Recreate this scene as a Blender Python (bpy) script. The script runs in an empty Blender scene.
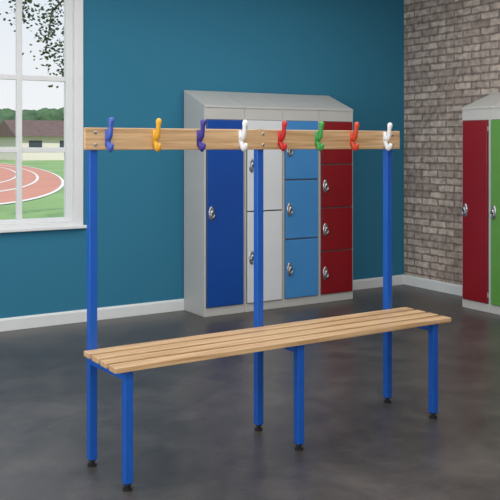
import bpy, bmesh, math, random
from mathutils import Vector, Matrix
random.seed(4)
sc = bpy.context.scene
sc.view_settings.view_transform = 'Standard'

# ---------------------------------------------------------------- materials
def lin(c):
    out = []
    for v in c:
        v /= 255.0
        out.append(v/12.92 if v <= 0.04045 else ((v+0.055)/1.055)**2.4)
    return (*out, 1.0)

def mat(name, col, rough=0.5, metal=0.0, var=0.0, vscale=8.0, bump=0.0, bscale=60.0, spec=0.5):
    m = bpy.data.materials.new(name); m.use_nodes = True
    nt = m.node_tree; b = nt.nodes['Principled BSDF']
    b.inputs['Roughness'].default_value = rough
    b.inputs['Metallic'].default_value = metal
    b.inputs['Specular IOR Level'].default_value = spec
    L = lin(col)
    tc = nt.nodes.new('ShaderNodeTexCoord')
    n = nt.nodes.new('ShaderNodeTexNoise'); n.inputs['Scale'].default_value = vscale
    n.inputs['Detail'].default_value = 5
    nt.links.new(tc.outputs['Object'], n.inputs['Vector'])
    r = nt.nodes.new('ShaderNodeValToRGB')
    r.color_ramp.elements[0].position = 0.3; r.color_ramp.elements[1].position = 0.7
    r.color_ramp.elements[0].color = (*[c*(1-var) for c in L[:3]], 1)
    r.color_ramp.elements[1].color = (*[min(1, c*(1+var)) for c in L[:3]], 1)
    nt.links.new(n.outputs['Fac'], r.inputs['Fac'])
    nt.links.new(r.outputs['Color'], b.inputs['Base Color'])
    if bump > 0:
        n2 = nt.nodes.new('ShaderNodeTexNoise'); n2.inputs['Scale'].default_value = bscale
        n2.inputs['Detail'].default_value = 4
        nt.links.new(tc.outputs['Object'], n2.inputs['Vector'])
        bp = nt.nodes.new('ShaderNodeBump'); bp.inputs['Strength'].default_value = bump
        bp.inputs['Distance'].default_value = 0.01
        nt.links.new(n2.outputs['Fac'], bp.inputs['Height'])
        nt.links.new(bp.outputs['Normal'], b.inputs['Normal'])
    return m

M = {}
M['teal'] = mat('teal_paint', (50,119,149), 0.85, var=0.015, vscale=0.8, spec=0.25)
M['white_wall'] = mat('white_wall_paint', (205,205,202), 0.8, var=0.02)
M['ceiling'] = mat('ceiling_paint', (225,225,222), 0.85, var=0.02)
M['trim'] = mat('white_trim_paint', (222,226,228), 0.4, var=0.02)
M['frame_white'] = mat('window_frame_paint', (228,230,232), 0.35, var=0.015)
M['locker_grey'] = mat('locker_grey_steel', (190,190,187), 0.42, var=0.03, vscale=3)
M['seam'] = mat('door_seam_dark', (70,74,76), 0.7)
M['door_blue'] = mat('door_blue_enamel', (16,72,156), 0.3, var=0.06, vscale=1.5)
M['door_white'] = mat('door_pale_enamel', (216,220,224), 0.3, var=0.04, vscale=1.5)
M['door_sky'] = mat('door_sky_blue_enamel', (66,136,198), 0.3, var=0.06, vscale=1.5)
M['door_red'] = mat('door_red_enamel', (132,16,28), 0.3, var=0.08, vscale=1.5)
M['door_green'] = mat('door_green_enamel', (92,148,68), 0.3, var=0.06, vscale=1.5)
M['chrome'] = mat('lock_chrome', (190,192,195), 0.25, metal=0.9)
M['black'] = mat('black_rubber', (22,22,24), 0.6)
M['frame_blue'] = mat('bench_blue_powdercoat', (22,86,178), 0.35, var=0.04)
M['hk_blue'] = mat('hook_blue', (62,90,180), 0.35)
M['hk_yellow'] = mat('hook_yellow', (232,172,48), 0.35)
M['hk_navy'] = mat('hook_violet', (62,54,146), 0.35)
M['hk_white'] = mat('hook_white', (234,236,238), 0.35)
M['hk_red'] = mat('hook_red', (196,36,40), 0.35)
M['hk_green'] = mat('hook_green', (62,156,74), 0.35)
M['hk_orange'] = mat('hook_orange', (206,68,38), 0.35)
M['grass'] = mat('lawn_grass', (138,168,104), 0.9, var=0.2, vscale=0.3)
M['track'] = mat('track_rubber', (208,140,118), 0.85, var=0.06, vscale=0.4)
M['line'] = mat('track_line_paint', (240,232,224), 0.8)
M['leaf'] = mat('tree_leaf', (44,66,34), 0.7, var=0.3, vscale=3)
M['leaf_far'] = mat('far_foliage', (74,100,70), 0.9, var=0.35, vscale=0.6)
M['bark'] = mat('tree_bark', (70,58,48), 0.9, var=0.3, bump=0.5, bscale=15)
M['render'] = mat('house_render', (220,212,200), 0.9, var=0.05)
M['roof'] = mat('house_roof_tile', (110,88,84), 0.9, var=0.15, vscale=2)
M['glassdark'] = mat('house_pane', (60,70,80), 0.2)

def wood(name, base, dark):
    m = bpy.data.materials.new(name); m.use_nodes = True
    nt = m.node_tree; b = nt.nodes['Principled BSDF']; b.inputs['Roughness'].default_value = 0.38
    tc = nt.nodes.new('ShaderNodeTexCoord'); mp = nt.nodes.new('ShaderNodeMapping')
    mp.inputs['Scale'].default_value = (1.6, 45, 45)
    nt.links.new(tc.outputs['Object'], mp.inputs['Vector'])
    n = nt.nodes.new('ShaderNodeTexNoise'); n.inputs['Scale'].default_value = 1.5
    n.inputs['Detail'].default_value = 8; n.inputs['Distortion'].default_value = 0.6
    nt.links.new(mp.outputs['Vector'], n.inputs['Vector'])
    r = nt.nodes.new('ShaderNodeValToRGB')
    r.color_ramp.elements[0].position = 0.3; r.color_ramp.elements[0].color = lin(dark)
    r.color_ramp.elements[1].position = 0.62; r.color_ramp.elements[1].color = lin(base)
    nt.links.new(n.outputs['Fac'], r.inputs['Fac'])
    nt.links.new(r.outputs['Color'], b.inputs['Base Color'])
    return m
M['wood'] = wood('ash_wood', (212,178,136), (172,132,92))

def floor_mat():
    m = bpy.data.materials.new('dark_screed_floor'); m.use_nodes = True
    nt = m.node_tree; b = nt.nodes['Principled BSDF']
    tc = nt.nodes.new('ShaderNodeTexCoord')
    n = nt.nodes.new('ShaderNodeTexNoise'); n.inputs['Scale'].default_value = 2.4
    n.inputs['Detail'].default_value = 12; n.inputs['Roughness'].default_value = 0.74
    n.inputs['Distortion'].default_value = 0.4
    nt.links.new(tc.outputs['Object'], n.inputs['Vector'])
    r = nt.nodes.new('ShaderNodeValToRGB')
    e = r.color_ramp.elements
    e[0].position = 0.34; e[0].color = lin((58,54,53))
    e[1].position = 0.70; e[1].color = lin((90,85,82))
    x = e.new(0.5); x.color = lin((71,67,66))
    nt.links.new(n.outputs['Fac'], r.inputs['Fac'])
    nt.links.new(r.outputs['Color'], b.inputs['Base Color'])
    mr = nt.nodes.new('ShaderNodeMapRange')
    mr.inputs['To Min'].default_value = 0.28; mr.inputs['To Max'].default_value = 0.42
    nt.links.new(n.outputs['Fac'], mr.inputs['Value'])
    nt.links.new(mr.outputs['Result'], b.inputs['Roughness'])
    n2 = nt.nodes.new('ShaderNodeTexNoise'); n2.inputs['Scale'].default_value = 40
    nt.links.new(tc.outputs['Object'], n2.inputs['Vector'])
    bp = nt.nodes.new('ShaderNodeBump'); bp.inputs['Strength'].default_value = 0.1; bp.inputs['Distance'].default_value = 0.01
    nt.links.new(n2.outputs['Fac'], bp.inputs['Height']); nt.links.new(bp.outputs['Normal'], b.inputs['Normal'])
    return m
M['floor'] = floor_mat()

def brick_mat():
    m = bpy.data.materials.new('weathered_brick'); m.use_nodes = True
    nt = m.node_tree; b = nt.nodes['Principled BSDF']; b.inputs['Roughness'].default_value = 0.9
    tc = nt.nodes.new('ShaderNodeTexCoord'); sp = nt.nodes.new('ShaderNodeSeparateXYZ')
    cb = nt.nodes.new('ShaderNodeCombineXYZ')
    nt.links.new(tc.outputs['Object'], sp.inputs[0])
    nt.links.new(sp.outputs['Y'], cb.inputs['X']); nt.links.new(sp.outputs['Z'], cb.inputs['Y'])
    nd = nt.nodes.new('ShaderNodeTexNoise'); nd.inputs['Scale'].default_value = 14
    nt.links.new(tc.outputs['Object'], nd.inputs['Vector'])
    vs = nt.nodes.new('ShaderNodeVectorMath'); vs.operation = 'SCALE'; vs.inputs['Scale'].default_value = 0.024
    nt.links.new(nd.outputs['Color'], vs.inputs[0])
    va = nt.nodes.new('ShaderNodeVectorMath'); va.operation = 'ADD'
    nt.links.new(cb.outputs[0], va.inputs[0]); nt.links.new(vs.outputs[0], va.inputs[1])
    br = nt.nodes.new('ShaderNodeTexBrick')
    br.inputs['Scale'].default_value = 1.0
    br.inputs['Brick Width'].default_value = 0.225; br.inputs['Row Height'].default_value = 0.072
    br.inputs['Mortar Size'].default_value = 0.010; br.inputs['Mortar Smooth'].default_value = 0.3
    br.inputs['Color1'].default_value = lin((200,188,179)); br.inputs['Color2'].default_value = lin((160,147,140))
    br.inputs['Mortar'].default_value = lin((138,128,121))
    nt.links.new(va.outputs[0], br.inputs['Vector'])
    n = nt.nodes.new('ShaderNodeTexNoise'); n.inputs['Scale'].default_value = 16; n.inputs['Detail'].default_value = 8
    nt.links.new(tc.outputs['Object'], n.inputs['Vector'])
    r = nt.nodes.new('ShaderNodeValToRGB')
    r.color_ramp.elements[0].position = 0.3; r.color_ramp.elements[0].color = (0.62,0.60,0.59,1)
    r.color_ramp.elements[1].position = 0.7; r.color_ramp.elements[1].color = (1.25,1.23,1.2,1)
    nt.links.new(n.outputs['Fac'], r.inputs['Fac'])
    mx = nt.nodes.new('ShaderNodeMix'); mx.data_type = 'RGBA'; mx.blend_type = 'MULTIPLY'
    mx.inputs['Factor'].default_value = 1.0
    nt.links.new(br.outputs['Color'], mx.inputs['A']); nt.links.new(r.outputs['Color'], mx.inputs['B'])
    nt.links.new(mx.outputs['Result'], b.inputs['Base Color'])
    inv = nt.nodes.new('ShaderNodeMath'); inv.operation = 'SUBTRACT'; inv.inputs[0].default_value = 1
    nt.links.new(br.outputs['Fac'], inv.inputs[1])
    ad = nt.nodes.new('ShaderNodeMath'); ad.operation = 'ADD'
    nt.links.new(inv.outputs[0], ad.inputs[0]); nt.links.new(n.outputs['Fac'], ad.inputs[1])
    bp = nt.nodes.new('ShaderNodeBump'); bp.inputs['Strength'].default_value = 0.8; bp.inputs['Distance'].default_value = 0.012
    nt.links.new(ad.outputs[0], bp.inputs['Height']); nt.links.new(bp.outputs['Normal'], b.inputs['Normal'])
    return m
M['brick'] = brick_mat()

# ---------------------------------------------------------------- geometry helpers
def empty(name, loc):
    e = bpy.data.objects.new(name, None); e.location = loc; e.empty_display_size = 0.1
    sc.collection.objects.link(e); return e

def finish(name, bm, m, parent=None, bevel=0, smooth=False, seg=2):
    if parent is not None:
        bmesh.ops.translate(bm, verts=bm.verts, vec=-Vector(parent.location))
    me = bpy.data.meshes.new(name); bmesh.ops.recalc_face_normals(bm, faces=bm.faces)
    bm.to_mesh(me); bm.free()
    o = bpy.data.objects.new(name, me); sc.collection.objects.link(o)
    me.materials.append(m)
    if parent is not None: o.parent = parent
    if bevel > 0:
        md = o.modifiers.new('bevel', 'BEVEL'); md.width = bevel; md.segments = seg; md.limit_method = 'ANGLE'
    if smooth:
        for p in me.polygons: p.use_smooth = True
    return o

def addbox(bm, x0,x1,y0,y1,z0,z1):
    vs = [bm.verts.new((x,y,z)) for x in (x0,x1) for y in (y0,y1) for z in (z0,z1)]
    for f in ((0,1,3,2),(4,6,7,5),(0,4,5,1),(2,3,7,6),(0,2,6,4),(1,5,7,3)):
        bm.faces.new([vs[i] for i in f])

def boxes(name, lst, m, parent=None, bevel=0):
    bm = bmesh.new()
    for b in lst: addbox(bm, *b)
    return finish(name, bm, m, parent, bevel)

def prism(name, prof, axis, a0, a1, m, parent=None, bevel=0):
    """prof = list of (p,z); extruded along axis 'x' (p=y) or 'y' (p=x)"""
    bm = bmesh.new(); rings = []
    for a in (a0, a1):
        rings.append([bm.verts.new((a,p,z) if axis=='x' else (p,a,z)) for p,z in prof])
    bm.faces.new(rings[0]); bm.faces.new(rings[1][::-1])
    n = len(prof)
    for i in range(n):
        bm.faces.new([rings[0][i], rings[0][(i+1)%n], rings[1][(i+1)%n], rings[1][i]])
    return finish(name, bm, m, parent, bevel)

def addtube(bm, pts, rads, n=10, flat=1.0):
    """swept tube in 3-D, closed ends"""
    pts = [Vector(p) for p in pts]; rings = []
    for i,p in enumerate(pts):
        a = pts[max(0,i-1)]; b = pts[min(len(pts)-1,i+1)]
        t = (b-a).normalized()
        s = Vector((1,0,0)) if abs(t.x) < 0.9 else Vector((0,1,0))
        s = (s - t*s.dot(t)).normalized(); w = t.cross(s)
        rings.append([bm.verts.new(p + (s*math.cos(k*2*math.pi/n)*flat + w*math.sin(k*2*math.pi/n))*rads[i]) for k in range(n)])
    for i in range(len(rings)-1):
        for k in range(n):
            bm.faces.new([rings[i][k], rings[i][(k+1)%n], rings[i+1][(k+1)%n], rings[i+1][k]])
    bm.faces.new(rings[0]); bm.faces.new(rings[-1][::-1])

def cyl(bm, c, r, z0, z1, n=20):
    addtube(bm, [(c[0],c[1],z0),(c[0],c[1],z1)], [r,r], n)

# ---------------------------------------------------------------- room
XR, YB, H = 6.117, 6.67, 3.2
XL, YF = -2.2, -2.4
boxes('floor', [(XL-.15,XR+.15,YF-.15,YB+.15,-0.1,0)], M['floor'])
boxes('ceiling', [(XL-.15,XR+.15,YF-.15,YB+.15,H,H+.15)], M['ceiling'])
wx0, wx1, wz0, wz1 = 0.75, 2.555, 0.80, 2.94
boxes('wall_back', [(XL-.15,wx0,YB,YB+.15,0,H),(wx1,XR,YB,YB+.15,0,H),
                    (wx0,wx1,YB,YB+.15,0,wz0),(wx0,wx1,YB,YB+.15,wz1,H)], M['teal'])
boxes('wall_right', [(XR,XR+.15,YF-.15,YB+.15,0,H)], M['brick'])
boxes('wall_left', [(XL-.15,XL,YF,YB,0,H)], M['white_wall'])
boxes('wall_front', [(XL-.15,XR,YF-.15,YF,0,H)], M['white_wall'])
def skirt(name, axis, a0, a1, w, s):
    prof = [(w,0),(w-s*.018,0),(w-s*.018,.085),(w-s*.010,.10),(w,.10)]
    prism(name, prof, axis, a0, a1, M['trim'])
skirt('baseboard_back','x',XL,XR,YB,1)
skirt('baseboard_right','y',YF,YB,XR,1)
skirt('baseboard_left','y',YF,YB,XL,-1)
skirt('baseboard_front','x',XL,XR,YF,-1)

# window
W = empty('window_1', ((wx0+wx1)/2, YB+.05, wz0))
f0, f1 = YB-.012, YB+.11
c = 0.075
boxes('outer_frame', [(wx0,wx0+c,f0,f1,wz0,wz1),(wx1-c,wx1,f0,f1,wz0,wz1),
                      (wx0+c,wx1-c,f0,f1,wz1-c,wz1),(wx0+c,wx1-c,f0,f1,wz0,wz0+.035)], M['frame_white'], W, .004)
s0, s1 = YB+.03, YB+.085
ix0, ix1, iz0, iz1 = wx0+c, wx1-c, wz0+.035, wz1-c
d = 0.06
boxes('sash_frame', [(ix0,ix0+d,s0,s1,iz0,iz1),(ix1-d,ix1,s0,s1,iz0,iz1),
                     (ix0+d,ix1-d,s0,s1,iz0,iz0+.035),(ix0+d,ix1-d,s0,s1,iz1-d,iz1)], M['frame_white'], W, .004)
gx0, gx1 = ix0+d, ix1-d
pw = (gx1-gx0)/4
mt = .022
bars = [(gx0+pw*k-mt, gx0+pw*k+mt, s0+.008, s1-.008, iz0+.035, iz1-d) for k in (1,2,3)]
boxes('glazing_bars_vertical', bars, M['frame_white'], W, .004)
bars = [(gx0, gx1, s0+.012, s1-.012, z-.02, z+.02) for z in (1.427, 2.01)]
boxes('glazing_bars_horizontal', bars, M['frame_white'], W, .004)
boxes('sill', [(wx0-.03,wx1+.02,YB-.045,YB-.012,wz0-.022,wz0+.004)], M['frame_white'], W, .005)

# ---------------------------------------------------------------- lockers
def locker_bank(origin, rot, pitch, depth, cols):
    """local x along the front, local y = depth into wall (front at y=0)"""
    E = empty('locker_bank', (0,0,0))
    zt, zb, h0, h1 = 1.69, 0.075, 1.80, 1.95
    for i, (key, nd) in enumerate(cols):
        x0 = i*pitch; x1 = x0+pitch
        prism(f'carcass_{i+1}', [(0,0),(0,h0),(depth,h1),(depth,0)], 'x', x0+.001, x1-.001, M['locker_grey'], E, .004)
        prism(f'sloping_top_{i+1}', [(-.006,h0-.012),(-.006,h0+.004),(depth,h1+.006),(depth,h1-.004)], 'x', x0+.0015, x1-.0015, M['locker_grey'], E, .002)
        dh = (zt-zb)/nd
        for k in range(nd):
            a = zb+k*dh; b = a+dh
            boxes(f'seam_{i+1}_{k+1}', [(x0+.016,x1-.016,-.003,.002,a+.001,b-.001)], M['seam'], E)
            boxes(f'door_{i+1}_{k+1}', [(x0+.021,x1-.021,-.017,-.002,a+.006,b-.006)], M[key], E, .004)
            # lock: escutcheon, ring and staple
            cx = x0+.058; cz = (a+b)/2
            bm = bmesh.new()
            ring = []
            for (yy, sc_) in ((-.017,1.0),(-.023,1.0),(-.026,.85)):
                ring.append([bm.verts.new((cx+math.cos(t*math.pi/12)*.027*sc_, yy, cz+math.sin(t*math.pi/12)*.062*sc_)) for t in range(24)])
            for r_ in range(2):
                for t in range(24):
                    bm.faces.new([ring[r_][t],ring[r_][(t+1)%24],ring[r_+1][(t+1)%24],ring[r_+1][t]])
            bm.faces.new(ring[0]); bm.faces.new(ring[-1][::-1])
            pts = [(cx+.018*math.cos(t*math.pi/8), -.040, cz-.012+.024*math.sin(t*math.pi/8)) for t in range(17)]
            addtube(bm, pts, [.006]*17, 8)
            addtube(bm, [(cx,-.024,cz+.014),(cx,-.046,cz+.014)], [.013,.012], 14)
            finish(f'lock_{i+1}_{k+1}', bm, M['chrome'], E, 0, True)
            boxes(f'hinge_{i+1}_{k+1}', [(x1-.022,x1-.016,-.012,-.002,a+.06,a+.10),(x1-.022,x1-.016,-.012,-.002,b-.10,b-.06)], M['locker_grey'], E)
    E.location = origin; E.rotation_euler = (0,0,rot)
    return E
locker_bank((3.488, 6.275, 0), 0, 0.405, YB-.018-6.275-.001,
            [('door_blue',1),('door_white',2),('door_sky',3),('door_red',4)])
# bank standing against the brick wall, fronts facing into the room
locker_bank((5.69, 5.44, 0), -math.pi/2, 0.33, XR-.018-5.69-.001,
            [('door_red',1),('door_green',1),('door_blue',1)])

# ---------------------------------------------------------------- bench
B = empty('changing_room_bench', (2.35, 3.46, 0))
xp = (1.442, 2.348, 3.222)     # posts
xf = (1.468, 2.362, 3.247)     # front legs
yf, yp, t = 3.312, 3.650, .019
seat_top, st = .537, .024
zr = seat_top-st
for i in range(3):
    x = xp[i]; xq = xf[i]
    boxes(f'post_{i+1}', [(x-t,x+t,yp-t,yp+t,.03,1.540)], M['frame_blue'], B, .003)
    boxes(f'front_leg_{i+1}', [(xq-t,xq+t,yf-t,yf+t,.03,zr)], M['frame_blue'], B, .003)
    bm = bmesh.new()
    vs = [bm.verts.new(p) for p in [(xx+s_*t,yy,zz) for (xx,yy) in ((xq,yf+t),(x,yp-t)) for s_ in (-1,1) for zz in (zr-.045,zr)]]
    for f in ((0,1,3,2),(4,6,7,5),(0,4,5,1),(2,3,7,6),(0,2,6,4),(1,5,7,3)): bm.faces.new([vs[q] for q in f])
    finish(f'seat_bearer_{i+1}', bm, M['frame_blue'], B, .003)
    bm = bmesh.new()
    for (x_,y) in ((xq,yf),(x,yp)):
        cyl(bm,(x_,y),.021,0,.010); cyl(bm,(x_,y),.009,.010,.022); cyl(bm,(x_,y),.0165,.022,.032)
    finish(f'levelling_feet_{i+1}', bm, M['black'], B, 0)
    bm = bmesh.new()
    addbox(bm, x-t-.001,x+t+.001,yp-t-.001,yp+t+.001,1.540,1.548)
    finish(f'post_cap_{i+1}', bm, M['black'], B, .003)
    bm = bmesh.new()
    for z in (1.468,1.524):
        addtube(bm,[(x,3.612,z),(x,3.606,z),(x,3.604,z)],[.008,.008,.005],14)
    finish(f'rail_bolts_{i+1}', bm, M['chrome'], B, 0)
ns = 4; y0, y1 = 3.268, 3.627; gap = .026
sw = ((y1-y0)-gap*(ns-1))/ns
for k in range(ns):
    a = y0+k*(sw+gap)
    boxes(f'seat_slat_{k+1}', [(1.392,3.338,a,a+sw,zr,seat_top)], M['wood'], B, .003)
boxes('hook_rail', [(1.392,3.281,3.611,3.631,1.444,1.546)], M['wood'], B, .004)
cols = ['hk_blue','hk_yellow','hk_navy','hk_white','hk_red','hk_green','hk_orange','hk_white']
for k,cn in enumerate(cols):
    x = 1.502+k*.238; y = 3.611
    bm = bmesh.new()
    addbox(bm, x-.013,x+.013,y-.006,y,1.462,1.540)
    addtube(bm, [(x,y-.004,1.498),(x,y-.018,1.500),(x,y-.030,1.510),(x,y-.036,1.532),(x,y-.038,1.556),(x,y-.042,1.574),(x,y-.043,1.584),(x,y-.043,1.592)],
            [.014,.014,.013,.012,.012,.016,.015,.007], 12, .85)
    addtube(bm, [(x,y-.004,1.486),(x,y-.010,1.468),(x,y-.018,1.452),(x,y-.030,1.445),(x,y-.042,1.452),(x,y-.047,1.468),(x,y-.048,1.476)],
            [.014,.013,.012,.012,.012,.013,.007], 12, .85)
    finish(f'coat_hook_{k+1}', bm, M[cn], B, 0, True)

# ---------------------------------------------------------------- outdoors
G = -.05
boxes('lawn', [(-60,140,YB+.16,200,G-.02,G)], M['grass'])
T = empty('running_track', (11.6,49.4,G))
ax = Vector((.2286,.974,0)); bx = Vector((.974,-.2286,0)); C = Vector((11.6,49.4,0))
def ringmesh(name, a0,b0,a1,b1,z,m):
    bm = bmesh.new(); n=96; R=[]
    for (a,b) in ((a0,b0),(a1,b1)):
        R.append([bm.verts.new(C+ax*a*math.cos(q*2*math.pi/n)+bx*b*math.sin(q*2*math.pi/n)+Vector((0,0,z))) for q in range(n)])
    for q in range(n):
        bm.faces.new([R[0][q],R[0][(q+1)%n],R[1][(q+1)%n],R[1][q]])
    return finish(name,bm,m,T)
ringmesh('track_surface',13,2.0,29,4.7,-.04,M['track'])
for i,f in enumerate((0,.33,.66,1)):
    a = 13+16*f; b = 2.0+2.7*f
    ringmesh(f'lane_line_{i+1}',a-.25,b-.05,a+.25,b+.05,-.03,M['line'])

def blob_tree(loc, h, r):
    E = empty('tree', loc)
    bm = bmesh.new(); cyl(bm,(loc[0],loc[1]),.2,loc[2]+.002,loc[2]+h*.6,8)
    finish('trunk',bm,M['bark'],E)
    bm = bmesh.new()
    for k in range(11):
        rr = r*random.uniform(.4,.6)
        p = Vector(loc)+Vector((random.uniform(-r,r)*.7,random.uniform(-r,r)*.5,rr*1.18+.3+random.random()*max(.1,h-2.2*rr)))
        bmesh.ops.create_icosphere(bm, subdivisions=3, radius=rr, matrix=Matrix.Translation(p))
    for v in bm.verts:
        v.co += Vector((random.uniform(-1,1),random.uniform(-1,1),random.uniform(-1,1)))*r*.05
    finish('canopy',bm,M['leaf_far'],E)
for (u,v,h,r) in ((18,100,5.5,4),(23,109,4.6,4),(25.5,97,5.2,3),(31.5,97,5.6,3.2),(37.5,98,6.5,4),(45,95,6,4.5),(10,98,5,4),(30,110,6,4),(1,98,6,4)):
    blob_tree((u,v,G),h,r)
Hs = empty('house',(27.7,84,G))
boxes('walls',[(24.5,31.5,81,88,G+.005,2.3)],M['render'],Hs)
prism('roof',[(80.3,2.3),(84.5,4.0),(88.7,2.3)],'x',24,32,M['roof'],Hs)
boxes('panes',[(25.5,26.8,80.95,81,.8,1.9),(28.6,29.9,80.95,81,.8,1.9)],M['glassdark'],Hs)

# leafy tree just outside, branches hanging into the window view
Tn = empty('overhanging_tree',(7.6,13.2,G))
bm = bmesh.new()
addtube(bm,[(7.6,13.2,G+.002),(7.6,13.2,.6),(7.6,13.25,2),(7.4,13.3,4),(7.2,13.4,5.6)],[.22,.20,.18,.15,.10],12)
for v in bm.verts:
    if v.co.z < G+.1: v.co.z = G+.002
brs = [[(7.4,13.3,4.0),(6.4,13.5,4.5),(5.3,13.6,4.35),(4.7,13.7,3.7),(4.6,13.7,3.0)],
       [(7.4,13.3,4.2),(6.2,13.3,5.0),(5.0,13.5,4.9),(4.3,13.6,4.2),(4.15,13.6,3.5)],
       [(7.2,13.4,5.0),(6.0,13.8,5.4),(4.4,13.9,5.1),(3.6,14,4.5),(3.4,14,3.9)],
       [(7.4,13.3,3.8),(6.4,13.4,4.0),(5.4,13.6,3.9),(4.95,13.7,3.1),(4.9,13.7,2.6)]]
for b in brs: addtube(bm,b,[.07,.05,.03,.015,.006],7)
finish('trunk_and_branches',bm,M['bark'],Tn)
bm = bmesh.new()
for b in brs:
    P = [Vector(p) for p in b]
    for s in range(1,4):
        for q in range(200):
            f = random.random(); p = P[s].lerp(P[s+1],f)
            p = p+Vector((random.gauss(0,.12),random.gauss(0,.15),random.gauss(0,.12)))
            a = random.uniform(0,6.28); L = random.uniform(.05,.09)
            dx = Vector((math.cos(a),math.sin(a)*.5,random.uniform(-1,.3))).normalized()
            sd = dx.cross(Vector((random.uniform(-1,1),random.uniform(-1,1),random.uniform(-1,1)))).normalized()*L*.32
            vs = [bm.verts.new(p), bm.verts.new(p+dx*L*.5+sd), bm.verts.new(p+dx*L), bm.verts.new(p+dx*L*.5-sd)]
            bm.faces.new(vs)
finish('leaves',bm,M['leaf'],Tn)

# ---------------------------------------------------------------- lights
def area(name, loc, rot, sx, sy, power, col=(1,1,1)):
    l = bpy.data.lights.new(name,'AREA'); l.shape='RECTANGLE'; l.size=sx; l.size_y=sy; l.energy=power; l.color=col
    o = bpy.data.objects.new(name,l); o.location=loc; o.rotation_euler=rot; sc.collection.objects.link(o); return o
area('ceiling_fill',(2.8,4.3,3.12),(0,0,0),5.0,2.8,92,(1,.98,.95))  # unseen area lamp added under the ceiling for soft, even light
area('ceiling_fill.001',(1.2,1.0,3.12),(0,0,0),3.5,2.2,80,(1,.98,.95))  # second added ceiling lamp, nearer the camera, no fixture modelled
area('fill_lamp',(0.4,-2.2,1.7),(math.radians(90),0,math.radians(-20)),4.0,2.6,135,(1,.99,.97))  # added fill behind the camera; the front wall has no window
area('fill_lamp.001',(-2.0,3.6,1.8),(math.radians(90),0,math.radians(-90)),2.6,2.0,85,(.98,.99,1))  # added fill at the windowless left wall, out of view
s = bpy.data.lights.new('sun','SUN'); s.energy=3.0; s.angle=.02; s.color=(1,.97,.92)
so = bpy.data.objects.new('sun',s); so.rotation_euler=(math.radians(50),0,math.radians(-25)); so.location=(0,0,12); sc.collection.objects.link(so)
w = bpy.data.worlds.new('sky'); sc.world = w; w.use_nodes = True
nt = w.node_tree; bg = nt.nodes['Background']; bg.inputs['Strength'].default_value = 1.0
tc = nt.nodes.new('ShaderNodeTexCoord'); sp = nt.nodes.new('ShaderNodeSeparateXYZ'); r = nt.nodes.new('ShaderNodeValToRGB')
nt.links.new(tc.outputs['Generated'],sp.inputs[0]); nt.links.new(sp.outputs['Z'],r.inputs['Fac'])
r.color_ramp.elements[0].position=0; r.color_ramp.elements[0].color=lin((246,247,248))
r.color_ramp.elements[1].position=.5; r.color_ramp.elements[1].color=lin((190,216,240))
nt.links.new(r.outputs['Color'],bg.inputs['Color'])

# ---------------------------------------------------------------- camera
cd = bpy.data.cameras.new('camera'); cd.sensor_width=36; cd.lens=843/500*36; cd.shift_y=-0.21
cd.clip_end=500
co = bpy.data.objects.new('camera',cd); co.location=(0,0,1.467)
co.rotation_euler=(math.radians(90),0,-math.radians(32.17)); sc.collection.objects.link(co)
sc.camera = co
